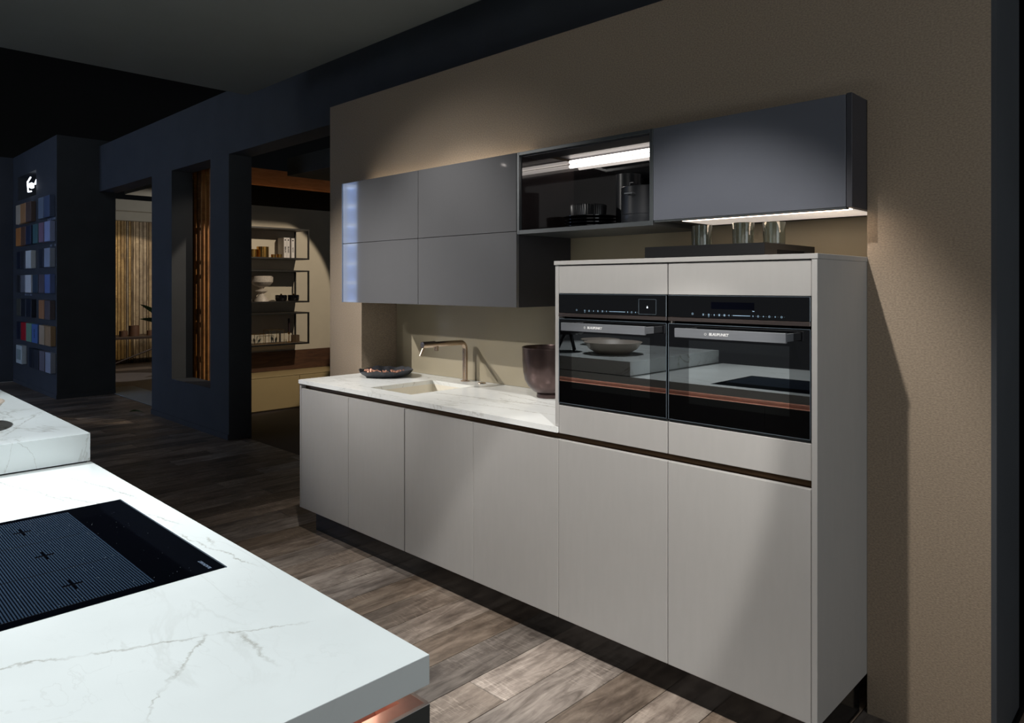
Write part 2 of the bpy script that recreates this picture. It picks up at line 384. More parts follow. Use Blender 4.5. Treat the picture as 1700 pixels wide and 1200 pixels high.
# shelf room beyond
struct('wall_shelf_room', boxes((-8.75, -8.60, 3.45, 7.2, 0, 2.51)), M_cream)
struct('trim_2', boxes((-9.05, -8.95, 3.40, 7.2, 2.827, 3.04)), M_orange)
struct('trim_4', boxes((-9.10, -9.05, 3.40, 7.2, 0, 2.827)), M_black)
cv = obj('beam_glow_strip', boxes((-8.82, -8.77, 3.5, 7.1, 2.46, 2.50)), mat('amber beam glow', (255, 200, 140), .5, emit=(255, 215, 165), estr=1.6)); tag(cv, 'hidden amber glow strip added to wash the wooden beam above the cream wall', 'lamp')  # glow strip added behind the cream wall to brighten the beam
struct('trim_3', boxes((-7.9, -6.5, 4.227, 5.5, 2.81, 3.02)), mat('grey bulkhead', (70, 70, 62), .8))
# left room: slatted end wall under a pale bulkhead
struct('wall_left_room', boxes((-15.2, -15.06, 3.3, 8.0, 0, 2.75)), M_black)
struct('ceiling_bulkhead', boxes((-15.2, -14.6, 3.3, 8.0, 2.905, 3.11), (-15.2, -14.85, 3.3, 8.0, 2.74, 2.905)), M_plaster)
struct('ceiling_panel', boxes((-13.0, -11.2, 4.02, 6.0, 3.02, 3.3)), M_plaster)

sl = thing('slat_wall', 'lit oak slat cladding seen through the left doorway', 'wall cladding', (-15.04, 4.8, 0))
random.seed(3)
y = -.75
while y < 1.4:
    wd = random.choice([.035, .05, .055, .06, .025])
    obj('slat', bev(boxes((-.02, .02 + random.random()*.012, y, y + wd, 0, 2.74)), .003, 1), M_oak_z, sl)
    y += wd + .010
sl2 = thing('slat_screen', 'amber wooden slat screen seen through the tall wall slot', 'screen', (-8.3, 3.42, 0))
for i in range(5):
    obj('slat', bev(boxes((-.27 + i*.115, -.235 + i*.115, -.035, .035, .30, 2.95)), .003, 1), M_oakslot, sl2)
obj('rail', boxes((-.30, .31, .035, .055, .32, .36)), M_oakslot, sl2)
obj('rail', boxes((-.30, .31, .035, .055, 2.8, 2.86)), M_oakslot, sl2)

# ------------------------------------------------------------------ base cabinets
XB = [-4.058, -3.524, -2.999, -2.474, -1.950, -1.427, -.907]
base_lab = ['taupe base cabinet at the far left end under the black plate',
            'taupe base cabinet directly below the sink basin',
            'taupe base cabinet right of the sink cabinet, third from the far end',
            'taupe base cabinet standing left of the oven units',
            'taupe base cabinet below the left oven',
            'taupe base cabinet below the right oven, nearest the camera']
DT = .877
for i in range(6):
    x0, x1 = XB[i], XB[i+1]
    t = thing('base_cabinet', base_lab[i], 'cabinet', ((x0+x1)/2, 2.26, .14), group='taupe base cabinets in one row')
    hw = (x1 - x0) / 2
    body = boxes((-hw + .001, -hw + .017, .048, .70, 0, .735), (hw - .017, hw - .001, .048, .70, 0, .735), (-hw + .017, hw - .017, .022, .70, 0, .016), (-hw + .017, hw - .017, .684, .70, .016, .735))
    obj('body', body, M_taupe_body, t)
    gl = .0035 if i == 2 else .0012
    gr = .0035 if i == 1 else .0012
    dl = .016 if i == 0 else gl
    obj('door', bev(boxes((-hw + (0.012 if i == 0 else gl), hw - gr, 0, .021, 0, DT - .14)), .0018, 2), M_taupe, t)
    if i == 0: obj('end_panel', bev(boxes((-hw - .010, -hw + .010, .0, .70, 0, .765)), .001, 1), M_taupe, t)
hc = thing('handle_channel', 'dark bronze grip channel running above all base doors', 'handle', (-2.48, 2.26, .877))
obj('channel', boxes((-1.566, 1.571, .03, .045, -.02, .028), (-1.566, 1.571, .0215, .03, -.02, -.004)), M_bronze, hc)
pl = obj('plinth', bev(boxes((-3.985, -.91, 2.325, 2.345, 0, .139)), .001, 1), M_plinth)
tag(pl, 'gloss black recessed plinth under the taupe cabinets', 'plinth')
for a_, b_ in ((-.93, -.910), (-3.985, -3.965)): obj('plinth_return', boxes((a_, b_, 2.345, 2.69, 0, .139)), M_plinth, pl)

# worktop with undermounted stone sink
SX0, SX1, SY0, SY1 = -3.463, -3.080, 2.366, 2.823
WT0, WT1 = .906, .930
M_work = marble('white veined stone kitchen', veins=((-3.05, 2.50, -1.98, 2.66, .010), (-2.80, 2.74, -2.02, 2.60, .006), (-2.9, 2.36, -2.1, 2.46, .005), (-3.3, 2.26, -3.0, 2.28, .006), (-3.95, 2.60, -3.5, 2.66, .005)), offs=(3.3, 1.7, 0))
wt = thing('worktop', 'white veined stone worktop with an integrated sink', 'worktop', (0, 0, 0))
bm = boxes((-4.069, SX0, 2.252, 2.994, WT0, WT1), (SX1, -1.972, 2.252, 2.994, WT0, WT1), (SX0, SX1, 2.252, SY0, WT0, WT1), (SX0, SX1, SY1, 2.994, WT0, WT1), (-1.972, -1.951, 2.252, 2.262, WT0, WT1))
obj('slab', bm, M_work, wt)
d = .735
bm = boxes((SX0 - .012, SX0, SY0 - .012, SY1 + .012, d, WT0), (SX1, SX1 + .012, SY0 - .012, SY1 + .012, d, WT0), (SX0, SX1, SY0 - .012, SY0, d, WT0), (SX0, SX1, SY1, SY1 + .012, d, WT0), (SX0 - .012, SX1 + .012, SY0 - .012, SY1 + .012, d - .012, d))
obj('sink_basin', bm, marble('stone sink', veins=((-3.3, 2.6, -3.1, 2.8, .004),), offs=(2.1, .4, 0), amount=1.0, base=(234, 228, 214)), wt)
obj('drain', lathe([(0, .004), (.03, .004), (.033, .001), (.033, 0)], 24, (SX0+SX1)/2, 2.6, d), M_tap, wt, True)

# splashback panels
sp = thing('splashback', 'olive taupe splashback panels behind the worktop', 'splashback', (0, 0, 0))
obj('panel', bev(boxes((-4.045, -.89, 2.980, 2.995, .931, 1.797)), .001, 1), M_splash, sp)
obj('panel', bev(boxes((-4.045, -.89, 2.980, 2.995, 1.803, 2.13)), .001, 1), M_splash, sp)
# worktop back edge meets the panel
# ------------------------------------------------------------------ tall oven housing
ZT = 1.617
sp_l = obj('side_panel', bev(boxes((-1.970, -1.951, 2.262, 2.975, .931, 1.600)), .001, 1), M_taupe); tag(sp_l, 'taupe side panel of the oven housing standing on the worktop end', 'panel')
sp_r = obj('side_panel', bev(boxes((-.906, -.888, 2.258, 2.975, .14, 1.600)), .001, 1), M_taupe); tag(sp_r, 'full height taupe side panel at the right end of the oven housing', 'panel')
tb = obj('top_panel', bev(boxes((-1.972, -.886, 2.256, 2.975, 1.600, ZT)), .001, 1), M_taupe); tag(tb, 'thin taupe top board covering both oven cabinets under the tray', 'panel')
CX = [(-1.950, -1.4285), (-1.4265, -.907)]
for k, (x0, x1) in enumerate(CX):
    t = thing('oven_cabinet', ['taupe cabinet housing the left oven beside the copper vessel', 'taupe cabinet housing the right oven at the end'][k], 'cabinet', ((x0+x1)/2, 2.262, .905))
    hw = (x1 - x0)/2
    obj('body', boxes((-hw, -hw+.012, .03, .70, 0, .69), (hw-.012, hw, .03, .70, 0, .69), (-hw+.012, hw-.012, .03, .70, .095, .107), (-hw+.012, hw-.012, .03, .70, .582, .594), (-hw+.012, hw-.012, .688, .70, .107, .582)), M_taupe_body, t)
    obj('top_flap', bev(boxes((-hw+.001, hw-.001, 0, .02, .578, .692)), .0016, 2), M_taupe, t)
    obj('lower_panel', bev(boxes((-hw+.001, hw-.001, 0, .02, -.001, .1155)), .0016, 2), M_taupe, t)
    # oven
    ov = thing('oven', ['black built-in oven with a square framed touch display, beside the vessel', 'black built-in oven with a wide rectangular display, at the right end'][k], 'oven', ((x0+x1)/2, 2.262, 1.022))
    obj('body', boxes((-hw+.014, hw-.014, .022, .60, .012, .440)), M_black, ov)
    cp = obj('control_panel', bev(boxes((-hw+.0025, hw-.0025, -.004, .018, .381, .4585)), .001, 1), M_ovblack, ov)
    obj('glass_edge', boxes((-hw+.0025, hw-.0025, -.0045, -.003, .4575, .4590), (hw-.0045, hw-.003, -.0048, -.003, .366, .4585)), M_ovedge, cp)
    obj('trim_strip', bev(boxes((-hw+.0025, hw-.0025, -.005, .018, .366, .3795)), .001, 1), M_ovtrim, ov)
    dr = obj('door', boxes((-hw+.0025, hw-.0025, -.002, .020, .010, .357)), M_ovblack, ov)
    wx0, wx1 = (-.190, .187) if k == 0 else (-.173, .190)
    obj('window', boxes((wx0, wx1, -.0026, -.0018, .075, .300)), M_ovwin, dr)
    obj('glass_edge', boxes((-hw+.0025, hw-.0025, -.0035, -.0018, .3555, .3572), (-hw+.0025, -hw+.0042, -.0035, -.0018, .010, .357), (hw-.0042, hw-.0025, -.0035, -.0018, .010, .357), (-hw+.0025, hw-.0025, -.0035, -.0018, .0095, .0112)), M_ovedge, dr)
    obj('lower_trim', boxes((-hw+.0025, hw-.0025, .004, .02, .001, .0085)), M_frame, ov)
    xc = (x0 + x1)/2
    hx0, hx1 = ((-1.874 - xc), (-1.476 - xc)) if k == 0 else ((-1.355 - xc), (-.959 - xc))
    hx0, hx1 = -.188, .209
    if k == 1: hx0, hx1 = -.189, .208
    hd = obj('handle', bev(boxes((hx0, hx1, -.072, -.060, .3135, .3455)), .0012, 2), M_steel, dr)
    for ha in (hx0+.004, hx1-.016): obj('bracket', bev(boxes((ha, ha+.012, -.060, -.003, .317, .342)), .001, 1), M_steel, dr)
    text_mesh('lettering', 'BLAUPUNKT', .0125, M_print, ov, (-.018 if k == 0 else -.02, -.0725, .3295), (1, 0, 0), (0, 0, 1), .0003, .0004, .1)
    bm = bmesh.new()
    # round emblem before the lettering
    rr = lathe([(.0030, 0), (.0042, 0), (.0042, .0004), (.0030, .0004), (.0030, 0)], 18)
    bmesh.ops.rotate(rr, verts=rr.verts[:], cent=(0,0,0), matrix=Matrix.Rotation(math.radians(90), 3, 'X'))
    bmesh.ops.translate(rr, verts=rr.verts[:], vec=(-.067 if k == 0 else -.069, -.0722, .3295))
    obj('emblem', rr, M_print, ov); bm.free()
    # touch icons
    ic = bmesh.new(); zy = .3925
    def ring(cx, cz, r, t=.0008):
        for q in range(12):
            a = 2*math.pi*q/12; a2 = 2*math.pi*(q+1)/12
            v = [ic.verts.new((cx + rr_*math.cos(aa), -.0046, cz + rr_*math.sin(aa))) for rr_, aa in ((r, a), (r, a2), (r-t, a2), (r-t, a))]
            ic.faces.new(v)
    def rect(a, b, c, e): box(ic, a, b, -.0046, -.0042, c, e)
    if k == 0:
        lx = -.13; sym = [0, .022, .044, .066, .088, .108]; bar = (.000, .075); sym2 = [.086, .104, .122]
        base_x = -.120
    else:
        base_x = -.115; sym = [0, .021, .042, .061, .080, .097]; bar = (.0, .062); sym2 = [.072, .09, .108, .128, .148, .169]
    ring(base_x - .042, zy + .002, .0035)
    for n_, sx_ in enumerate(sym):
        cx = base_x + sx_
        if n_ % 3 == 0: rect(cx-.003, cx+.003, zy-.0028, zy-.0018); rect(cx-.003, cx+.003, zy-.0004, zy+.0006); rect(cx-.003, cx+.003, zy+.0020, zy+.0030)
        elif n_ % 3 == 1: rect(cx-.0028, cx+.0028, zy+.002, zy+.003); rect(cx-.0028, cx-.0018, zy-.003, zy+.002); rect(cx+.0018, cx+.0028, zy-.003, zy+.002); rect(cx-.0018, cx+.0018, zy-.003, zy-.002)
        else: rect(cx-.0025, cx+.0025, zy-.0005, zy+.0005); rect(cx-.0005, cx+.0005, zy-.003, zy+.003)
        rect(cx+.0098, cx+.0106, zy-.0004, zy+.0004)
    bx = base_x + sym[-1] + .014
    rect(bx, bx + bar[1], zy-.0007, zy+.0009)
    for n_, sx_ in enumerate(sym2):
        cx = bx + sx_
        if n_ % 2: ring(cx, zy, .0032)
        else: rect(cx-.0025, cx+.0025, zy-.0005, zy+.0005); rect(cx-.0005, cx+.0005, zy-.0025, zy+.0025)
        rect(cx+.0088, cx+.0096, zy-.0004, zy+.0004)
    rect(base_x + (.0 if k == 0 else .021) - .002, base_x + (.0 if k == 0 else .021) + .002, zy-.0075, zy-.0065)
    ti = obj('touch_icons', ic, M_icon, ov); ti['kind'] = 'stuff'
    if k == 0:
        # square framed display
        f = bmesh.new(); a0, a1, c0, c1 = .138, .215, .3865, .443
        for (p, q, r_, s_) in ((a0, a1, c1-.0010, c1), (a0, a1, c0, c0+.0010), (a0, a0+.0010, c0, c1), (a1-.0010, a1, c0, c1)): box(f, p, q, -.0056, -.0038, r_, s_)
        obj('display_frame', f, M_ovedge, ov)
        tri = bmesh.new(); vv = [tri.verts.new(p) for p in ((.1735, -.0048, .4095), (.1795, -.0048, .4095), (.1795, -.0048, .4130), (.1765, -.0048, .4180), (.1735, -.0048, .4130))]; tri.faces.new(vv)
        obj('display_mark', tri, mat('lit mark', (230, 240, 255), .5, emit=(230, 240, 255), estr=.6), ov)
    else:
        obj('display', boxes((-.085, .072, -.0046, -.0038, .413, .437)), mat('dark display', (2, 3, 10), .05, ior=1.4), ov)
        obj('display_mark', boxes((.066, .073, -.0048, -.0044, .4075, .4095)), M_icon, ov)

# ------------------------------------------------------------------ wall units
YU = 2.555
def wallcab(name, label, x0, x1, z0, z1, doors, m, body_m=M_char):
    t = thing(name, label, 'cabinet', ((x0+x1)/2, YU, z0)); hw = (x1-x0)/2; h = z1 - z0
    yb = 2.978 - YU
    obj('body', boxes((-hw, -hw+.018, .021, yb, 0, h), (hw-.018, hw, .021, yb, 0, h), (-hw+.018, hw-.018, .021, yb, 0, .018), (-hw+.018, hw-.018, .021, yb, h-.018, h), (-hw+.018, hw-.018, yb-.01, yb, .018, h-.018)), body_m, t)
    for (a, b, c, e) in doors: obj('door', bev(boxes((a, b, 0, .020, c, e)), .0012, 2), m, t)
    return t
# wall beyond the recess top is at y 2.70, so units reach only 2.70 above 2.135
def wallcab2(label, x0, x1, z0, z1, doors, m, extra=0):
    t = thing('wall_cabinet', label, 'cabinet', ((x0+x1)/2, YU, z0)); hw = (x1-x0)/2; h = z1 - z0
    yb = 2.698 - YU
    obj('body', boxes((-hw, -hw+.018, .021, yb, 0, h), (hw-.018, hw, .021, yb, 0, h), (-hw+.018, hw-.018, .021, yb, h-.018, h), (-hw+.002, hw-.002, yb, .42, 0, h-.045), (-hw+.018, hw-.018, .021, yb, 0, .018)), M_char, t)
    for (a, b, c, e) in doors: obj('door', bev(boxes((a, b, 0, .020, c, e)), .0012, 2), m, t)
    return t
hwa = .393
ta = wallcab2('gloss grey wall cabinet with two stacked doors at the far left', -4.054, -3.264, 1.405, 2.172, [(-.388, .3935, 0, .3765), (-.388, .3935, .379, .767)], M_gloss)
obj('edge_profile', boxes((-.396, -.389, -.002, .02, 0, .767)), M_ovedge, ta)
tb_ = wallcab2('gloss grey wall cabinet with two stacked doors beside the open shelf', -3.263, -2.479, 1.405, 2.172, [(-.3905, .391, 0, .3765), (-.3905, .391, .379, .767)], M_gloss)
tb_['group'] = ta['group'] = 'gloss grey wall cabinets'
tc_ = wallcab2('wide anthracite wall cabinet above the oven housing', -1.684, -.889, 1.785, 2.172, [(-.3965, .378, .001, .386)], M_gloss_d)
obj('side_panel', bev(boxes((.380, .3985, -.001, .143, -.001, .389)), .001, 1), mat('anthracite side', (52, 52, 58), .5), tc_)
obj('light_panel', boxes((-.29, .372, .030, .075, -.004, -.0005)), M_led_u, tc_)
obj('diffuser', boxes((-.30, .375, .075, .32, -.004, -.0005)), M_glow_soft, tc_)  # soft glow stands in for strip light falling on the underside
obj('underside_rim', boxes((-.393, .378, .002, .03, -.006, -.0005)), M_frame, tc_)

# open shelf
os_ = thing('open_shelf', 'black open shelf box lit by a tube between the wall cabinets', 'shelf', (-2.0725, YU, 1.767))
hw = .3885
obj('frame', bev(boxes((-hw-.015, -hw, 0, .42, 0, .405), (hw-.018, hw-.001, 0, .42, 0, .405), (-hw, hw-.018, 0, .42, 0, .020), (-hw, hw-.018, 0, .14, .389, .405)), .001, 1), M_frame, os_)
for a_ in (-hw, hw-.022): obj('lining', boxes((a_, a_+.004, .018, .42, .020, .404)), M_shelfin, os_)
obj('top_lining', boxes((-hw+.004, hw-.022, .018, .14, .383, .389)), M_char, os_)
obj('top_lining', boxes((-hw+.004, hw-.022, .14, .42, .416, .422)), M_char, os_)
obj('back_panel', boxes((-hw+.004, hw-.022, .418, .423, .020, .416)), mat('gloss black back', (8, 8, 10), .05, ior=2.3), os_)
lt = thing('light_tube', 'slim white light tube glowing inside the open shelf', 'lamp', (-2.0725, YU, 1.767))
obj('tube', tube([(-.378, .380, .400), (.362, .380, .400)], .0095, 12), M_led, lt, True)
obj('tube', tube([(-.378, .380, .3765), (.362, .380, .3765)], .0095, 12), M_led, lt, True)  # second tube stands in for the reflection of the one above
obj('holder', boxes((.362, .366, .368, .40, .368, .41), (-.378, .362, .384, .388, .3885, .3900)), M_frame, lt)

# added glow strip standing in for light bounced off the left cabinet tops
ls = obj('light_strip', boxes((-3.95, -2.5, 2.655, 2.670, 2.173, 2.178)), mat('cabinet top glow', (255, 240, 220), .5, emit=(255, 236, 210), estr=5.0)); tag(ls, 'thin glow strip added on top of the gloss grey wall cabinets for bounced light', 'lamp')

# ------------------------------------------------------------------ things in the open shelf
zs = 1.7875
def plate_bm(r): return lathe([(0, 0), (r*.55, 0), (r*.62, .002), (r, .010), (r, .0125), (r*.62, .0055), (0, .004)], 48)
PX, PY = -2.165, 2.75
for i, z in enumerate((0, .0155, .031, .0465)):
    o = obj('plate', plate_bm(.128), M_blackdish, smooth=True, loc=(PX, PY, zs + z))
    tag(o, 'glossy black plate, %s of the stack in the open shelf' % ['lowest', 'second from the bottom', 'third from the bottom', 'topmost'][i], 'plate', 'black plates in the open shelf')
rb = obj('ribbed_bowl', lathe([(0, 0), (.078, 0), (.084, .006), (.088, .055), (.086, .060), (.081, .057), (.076, .008), (0, .006)], 96, rfun=lambda a, r, z: r * (1 + (.018 if r > .08 else 0) * math.cos(48 * a))), M_ribbed, smooth=True, loc=(-2.19, 2.76, zs + .0575))
tag(rb, 'black ribbed bowl resting on the plate stack', 'bowl')
jt = thing('canister', 'tall black cylindrical canister at the back of the open shelf', 'canister', (-2.035, 2.875, zs))
obj('body', lathe([(0, 0), (.060, 0), (.060, .255), (.057, .257), (.057, .01), (0, .01)], 48), M_jar, jt, True)
obj('lid', lathe([(0, .262), (.0605, .262), (.0605, .250), (.058, .2575), (0, .2575)], 48), M_jar, jt, True)
jp = thing('canister', 'wide black canister with a side handle in front of the tall one', 'canister', (-1.865, 2.765, zs))
obj('body', lathe([(0, 0), (.106, 0), (.108, .003), (.108, .045), (.1065, .047), (.108, .049), (.108, .172), (.105, .175), (0, .175)], 56), M_jar, jp, True)
obj('handle', tube([(-.02, -.105, .135), (-.02, -.130, .137), (.02, -.130, .137), (.02, -.105, .135)], .0035, 10), M_steel, jp, True)
obj('knob', tube([(-.07, -.02, .175), (-.07, -.02, .20), (-.05, -.02, .20)], .003, 8), M_steel, jp, True)

# ------------------------------------------------------------------ tray and glasses
ZB = 1.6175
tr = thing('tray', 'black wooden serving tray lying on top of the oven housing', 'tray', (-1.40, 2.67, ZB))
hx, hy, th = .252, .222, .052
M_tr = M_tray
obj('base', boxes((-hx, hx, -hy, hy, 0, .040)), M_tr, tr)
obj('rim', boxes((-hx, hx, -hy, -hy+.014, .040, th), (-hx, hx, hy-.014, hy, .040, th), (-hx, -hx+.014, -hy+.014, hy-.014, .040, th), (hx-.014, hx, -hy+.014, hy-.014, .040, th)), M_tr, tr)
obj('grip_slot', boxes((hx, hx+.0006, -.12, .12, .012, .030)), M_black, tr)
gl = [(-1.345, 2.47, 'left'), (-1.215, 2.52, 'middle'), (-1.165, 2.60, 'right')]
lab = {'left': 'smoked glass tumbler standing farthest left on the black tray', 'middle': 'smoked glass tumbler standing in the middle on the black tray', 'right': 'smoked glass tumbler nearest the tray corner on the right'}
def tumbler():
    return lathe([(0, 0), (.037, 0), (.0400, .003), (.0410, .097), (.0404, .0985), (.0388, .0975), (.0380, .018), (0, .016)], 24, rfun=None)
for (gx, gy), k in zip([(-1.483, 2.60), (-1.305, 2.60), (-1.207, 2.655)], ('left', 'middle', 'right')):
    o = obj('tumbler', tumbler(), M_glass, smooth=True, loc=(gx, gy, ZB + .0405)); tag(o, lab[k], 'glass', 'glass tumblers on the tray')

# ------------------------------------------------------------------ tap, plug button, vessel, plate
tp = thing('tap', 'warm steel kitchen tap with a long level spout over the sink', 'tap', (-3.274, 2.925, .930))
pts = [(0, 0, .005), (0, 0, .19)]
for a in range(0, 91, 9):
    r = math.radians(a); pts.append((0, -.040 + .040*math.cos(r), .198 + .040*math.sin(r)))
pts += [(0, -.20, .239), (0, -.325, .240)]
obj('pipe', tube(pts, .0155, 24), M_tap, tp, True)
obj('base_ring', lathe([(0, 0), (.027, 0), (.027, .005), (.025, .006), (0, .006)], 32), M_tap, tp, True)
obj('spout_sleeve', tube([(0, -.24, .240), (0, -.33, .240)], .0185, 24), M_tap, tp, True)
obj('aerator', tube([(0, -.225, .228), (0, -.225, .200)], .012, 20), M_tap, tp, True)
obj('lever', tube([(0, -.318, .226), (0, -.345, .178)], [.0085, .0065], 14), M_tap, tp, True)
pb = obj('plug_button', lathe([(0, .006), (.020, .006), (.024, .003), (.025, 0), (0, 0)], 32), M_tap, smooth=True, loc=(-3.132, 2.932, .930)); tag(pb, 'round steel plug button on the worktop beside the tap', 'button')

vs_ = thing('vessel', 'large dark bronze metal vessel on a small foot beside the ovens', 'vase', (-2.50, 2.825, .930))
obj('bowl', lathe([(0, .022), (.062, .022), (.085, .034), (.112, .060), (.129, .092), (.138, .135), (.142, .19), (.1435, .255), (.145, .262), (.142, .264), (.1385, .257), (.135, .14), (.118, .075), (.08, .042), (0, .032)], 72), M_pot, vs_, True)
obj('foot', lathe([(0, 0), (.066, 0), (.068, .004), (.066, .021), (.064, .0225), (0, .0225)], 60), M_pot, vs_, True)

dp = thing('decor_plate', 'charcoal stoneware plate with torn edge and copper flakes inside', 'plate', (-3.822, 2.735, .930))
def wav(a, r, z): return r * (1 + .035*math.sin(3*a + .6) + .022*math.sin(7*a) + .014*math.sin(17*a+1)) if z > .012 else r * (1 + .02*math.sin(3*a + .6))
bm = lathe([(0, 0), (.115, 0), (.135, .006), (.158, .026), (.172, .040), (.172, .044), (.150, .030), (.128, .013), (0, .008)], 96, rfun=wav)
for v in bm.verts:
    a = math.atan2(v.co.y, v.co.x); rr = v.co.xy.length
    if rr > .14: v.co.z += .004*math.sin(5*a) + .003*math.sin(13*a + 2)
obj('dish', bm, M_slate, dp, True)
fl = bmesh.new(); random.seed(11)
for i in range(80):
    a = random.uniform(-2.5, .35); r = random.uniform(.095, .145); z = random.uniform(.028, .047) if r < .13 else random.uniform(.036, .048)
    c = Vector((r*math.cos(a), r*math.sin(a), z)); n = Vector((.7 + random.uniform(-.6, .6), -.7 + random.uniform(-.6, .6), random.uniform(.4, 1.6))).normalized()
    u = n.orthogonal().normalized(); v_ = n.cross(u); k = random.randint(4, 6); ph = random.random()*6
    top = [fl.verts.new(c + (u*math.cos(ph+2*math.pi*q/k) + v_*math.sin(ph+2*math.pi*q/k))*random.uniform(.004, .010) + n*.002) for q in range(k)]
    fl.faces.new(top)
fk = obj('copper_flakes', fl, M_copperleaf, dp); fk['kind'] = 'stuff'

# ------------------------------------------------------------------ kitchen island
IY = .726; IX = -.897
island_veins = ((-1.36, .15, -1.285, .347, .005), (-1.285, .347, -1.20, .52, .005), (-1.20, .52, -1.127, .66, .0035), (-1.22, .50, -1.09, .39, .004), (-1.09, .39, -1.02, .33, .003),
                (-1.18, .545, -1.03, .535, .007), (-2.30, .55, -1.80, .70, .004), (-2.62, .45, -2.2, .56, .004), (-1.68, .70, -1.60, .69, .006), (-1.75, .66, -1.42, .70, .003), (-2.5, .62, -2.1, .70, .003))
M_isl = marble('white veined stone island', veins=island_veins, offs=(.3, .9, 0), base=(232, 237, 235), amount=.55)
M_blk = marble('white veined stone block', veins=((-3.5, .2, -2.9, .60, .006), (-3.2, .68, -2.8, .50, .004)), offs=(5.3, 2.2, 0), base=(226, 233, 233), amount=1.5)
isl = thing('kitchen_island', 'charcoal island with a rose copper grip channel below its stone top', 'island', (0, 0, 0))
obj('body', boxes((-4.58, -.965, -.36, .66, .10, .876)), M_isl_front, isl)
obj('plinth', boxes((-4.5, -1.0, -.32, .62, 0, .10)), M_plinth, isl)
# fronts on the +Y side and the end, their top edge capped with pale rim and copper
for a, b in ((-4.58, -3.86), (-3.857, -2.67), (-2.667, -1.78), (-1.777, -.92)):
    obj('front_panel', boxes((a, b, .706, IY, .12, .8505)), M_isl_front, isl)
obj('end_panel', boxes((-.917, IX, -.36, IY, .12, .8505)), M_isl_front, isl)
obj('rim', boxes((-4.58, IX - .006, IY - .006, IY, .8507, .8525), (IX - .006, IX, -.36, IY, .8507, .8525)), M_rim, isl)
obj('copper_cap', boxes((-4.58, IX - .034, IY - .034, IY - .006, .846, .8522), (IX - .034, IX - .006, -.36, IY - .006, .846, .8522)), M_copper, isl)
obj('copper_channel', boxes((-4.58, -.965, .661, .665, .78, .876), (-.964, -.960, -.36, .665, .78, .876), (-4.58, -.935, .665, .692, .78, .786), (-.960, -.935, -.36, .692, .78, .786),
    (-.935, -.931, -.36, .692, .786, .846), (-4.58, -.931, .692, .696, .786, .846)), M_copper, isl)
obj('divider', bev(boxes((-.960, -.935, .600, .606, .786, .868)), .002, 2), M_copper, isl)
obj('divider', bev(boxes((-.960, -.935, .48, .495, .786, .868)), .002, 2), M_copper, isl)
obj('light_strip', boxes((-4.5, -.97, .668, .676, .8745, .8795), (-.958, -.950, -.3, .66, .8745, .8795)), M_led_warm, isl)
iw = obj('worktop', bev(boxes((-4.60, IX, -.42, IY, .882, .930)), .0015, 2), M_isl); tag(iw, 'thick white stone worktop of the island around the hob', 'worktop')
ib = thing('raised_block', 'raised white stone block lying on the far part of the island', 'counter block', (0, 0, 0))
obj('slab', bev(boxes((-4.60, -2.674, -.42, .722, .9345, 1.026)), .0012, 2), M_blk, ib)
obj('shadow_gap', boxes((-4.58, -2.682, -.40, .714, .930, .9345)), M_black, ib)

# hob
hb = thing('hob', 'black glass induction hob set flush in the island worktop', 'hob', (-1.811, .389, .930))
obj('glass', bev(boxes((-.335, .335, -.261, .261, .0, .0012)), .0004, 1), M_cook, hb)
obj('edge_profile', boxes((-.336, .336, .261, .264, 0, .0016)), M_ovedge, hb)
st = bpy.data.materials.new('printed hob stripes'); st.use_nodes = True
N = st.node_tree.nodes; Lk = st.node_tree.links; b = N['Principled BSDF']; b.inputs['Roughness'].default_value = .12
t_ = N.new('ShaderNodeTexCoord'); wv = N.new('ShaderNodeTexWave'); wv.wave_type = 'BANDS'; wv.bands_direction = 'Y'; wv.inputs['Scale'].default_value = 62
Lk.new(t_.outputs['Object'], wv.inputs['Vector']); rp = N.new('ShaderNodeValToRGB'); Lk.new(wv.outputs['Fac'], rp.inputs[0])
rp.color_ramp.elements[0].position = .35; rp.color_ramp.elements[0].color = srgb((6, 9, 16)); rp.color_ramp.elements[1].position = .65; rp.color_ramp.elements[1].color = srgb((44, 58, 74))
Lk.new(rp.outputs[0], b.inputs['Base Color'])
obj('cooking_zone', boxes((-.310, .307, -.240, .132, .0012, .0015)), st, hb)
ic = bmesh.new()
for cx in (-.213, -.005, .208):
    for cy in (.013, -.170):
        box(ic, cx - .030, cx + .030, cy - .0025, cy + .0025, .0015, .0017); box(ic, cx - .004, cx + .004, cy - .018, cy + .018, .0015, .0018)
for cx in (-.106, .108): box(ic, cx - .001, cx + .001, -.235, .105, .0015, .0017)
obj('zone_marks', ic, M_cook, hb)
text_mesh('lettering', 'BLAUPUNKT', .0098, mat('grey print', (120, 136, 158), .5), hb, (.292, .236, .0014), (-1, 0, 0), (0, -1, 0), .0002, .0001)
dd = bmesh.new(); random.seed(5)
for i in range(110):
    a = random.uniform(-.25, .31); c = random.uniform(-.24, .22); s = random.uniform(.0006, .0014); box(dd, a, a + s, c, c + s, .0015, .0017)
du = obj('dust', dd, mat('dust specks', (120, 130, 135), .9), hb); du['kind'] = 'stuff'

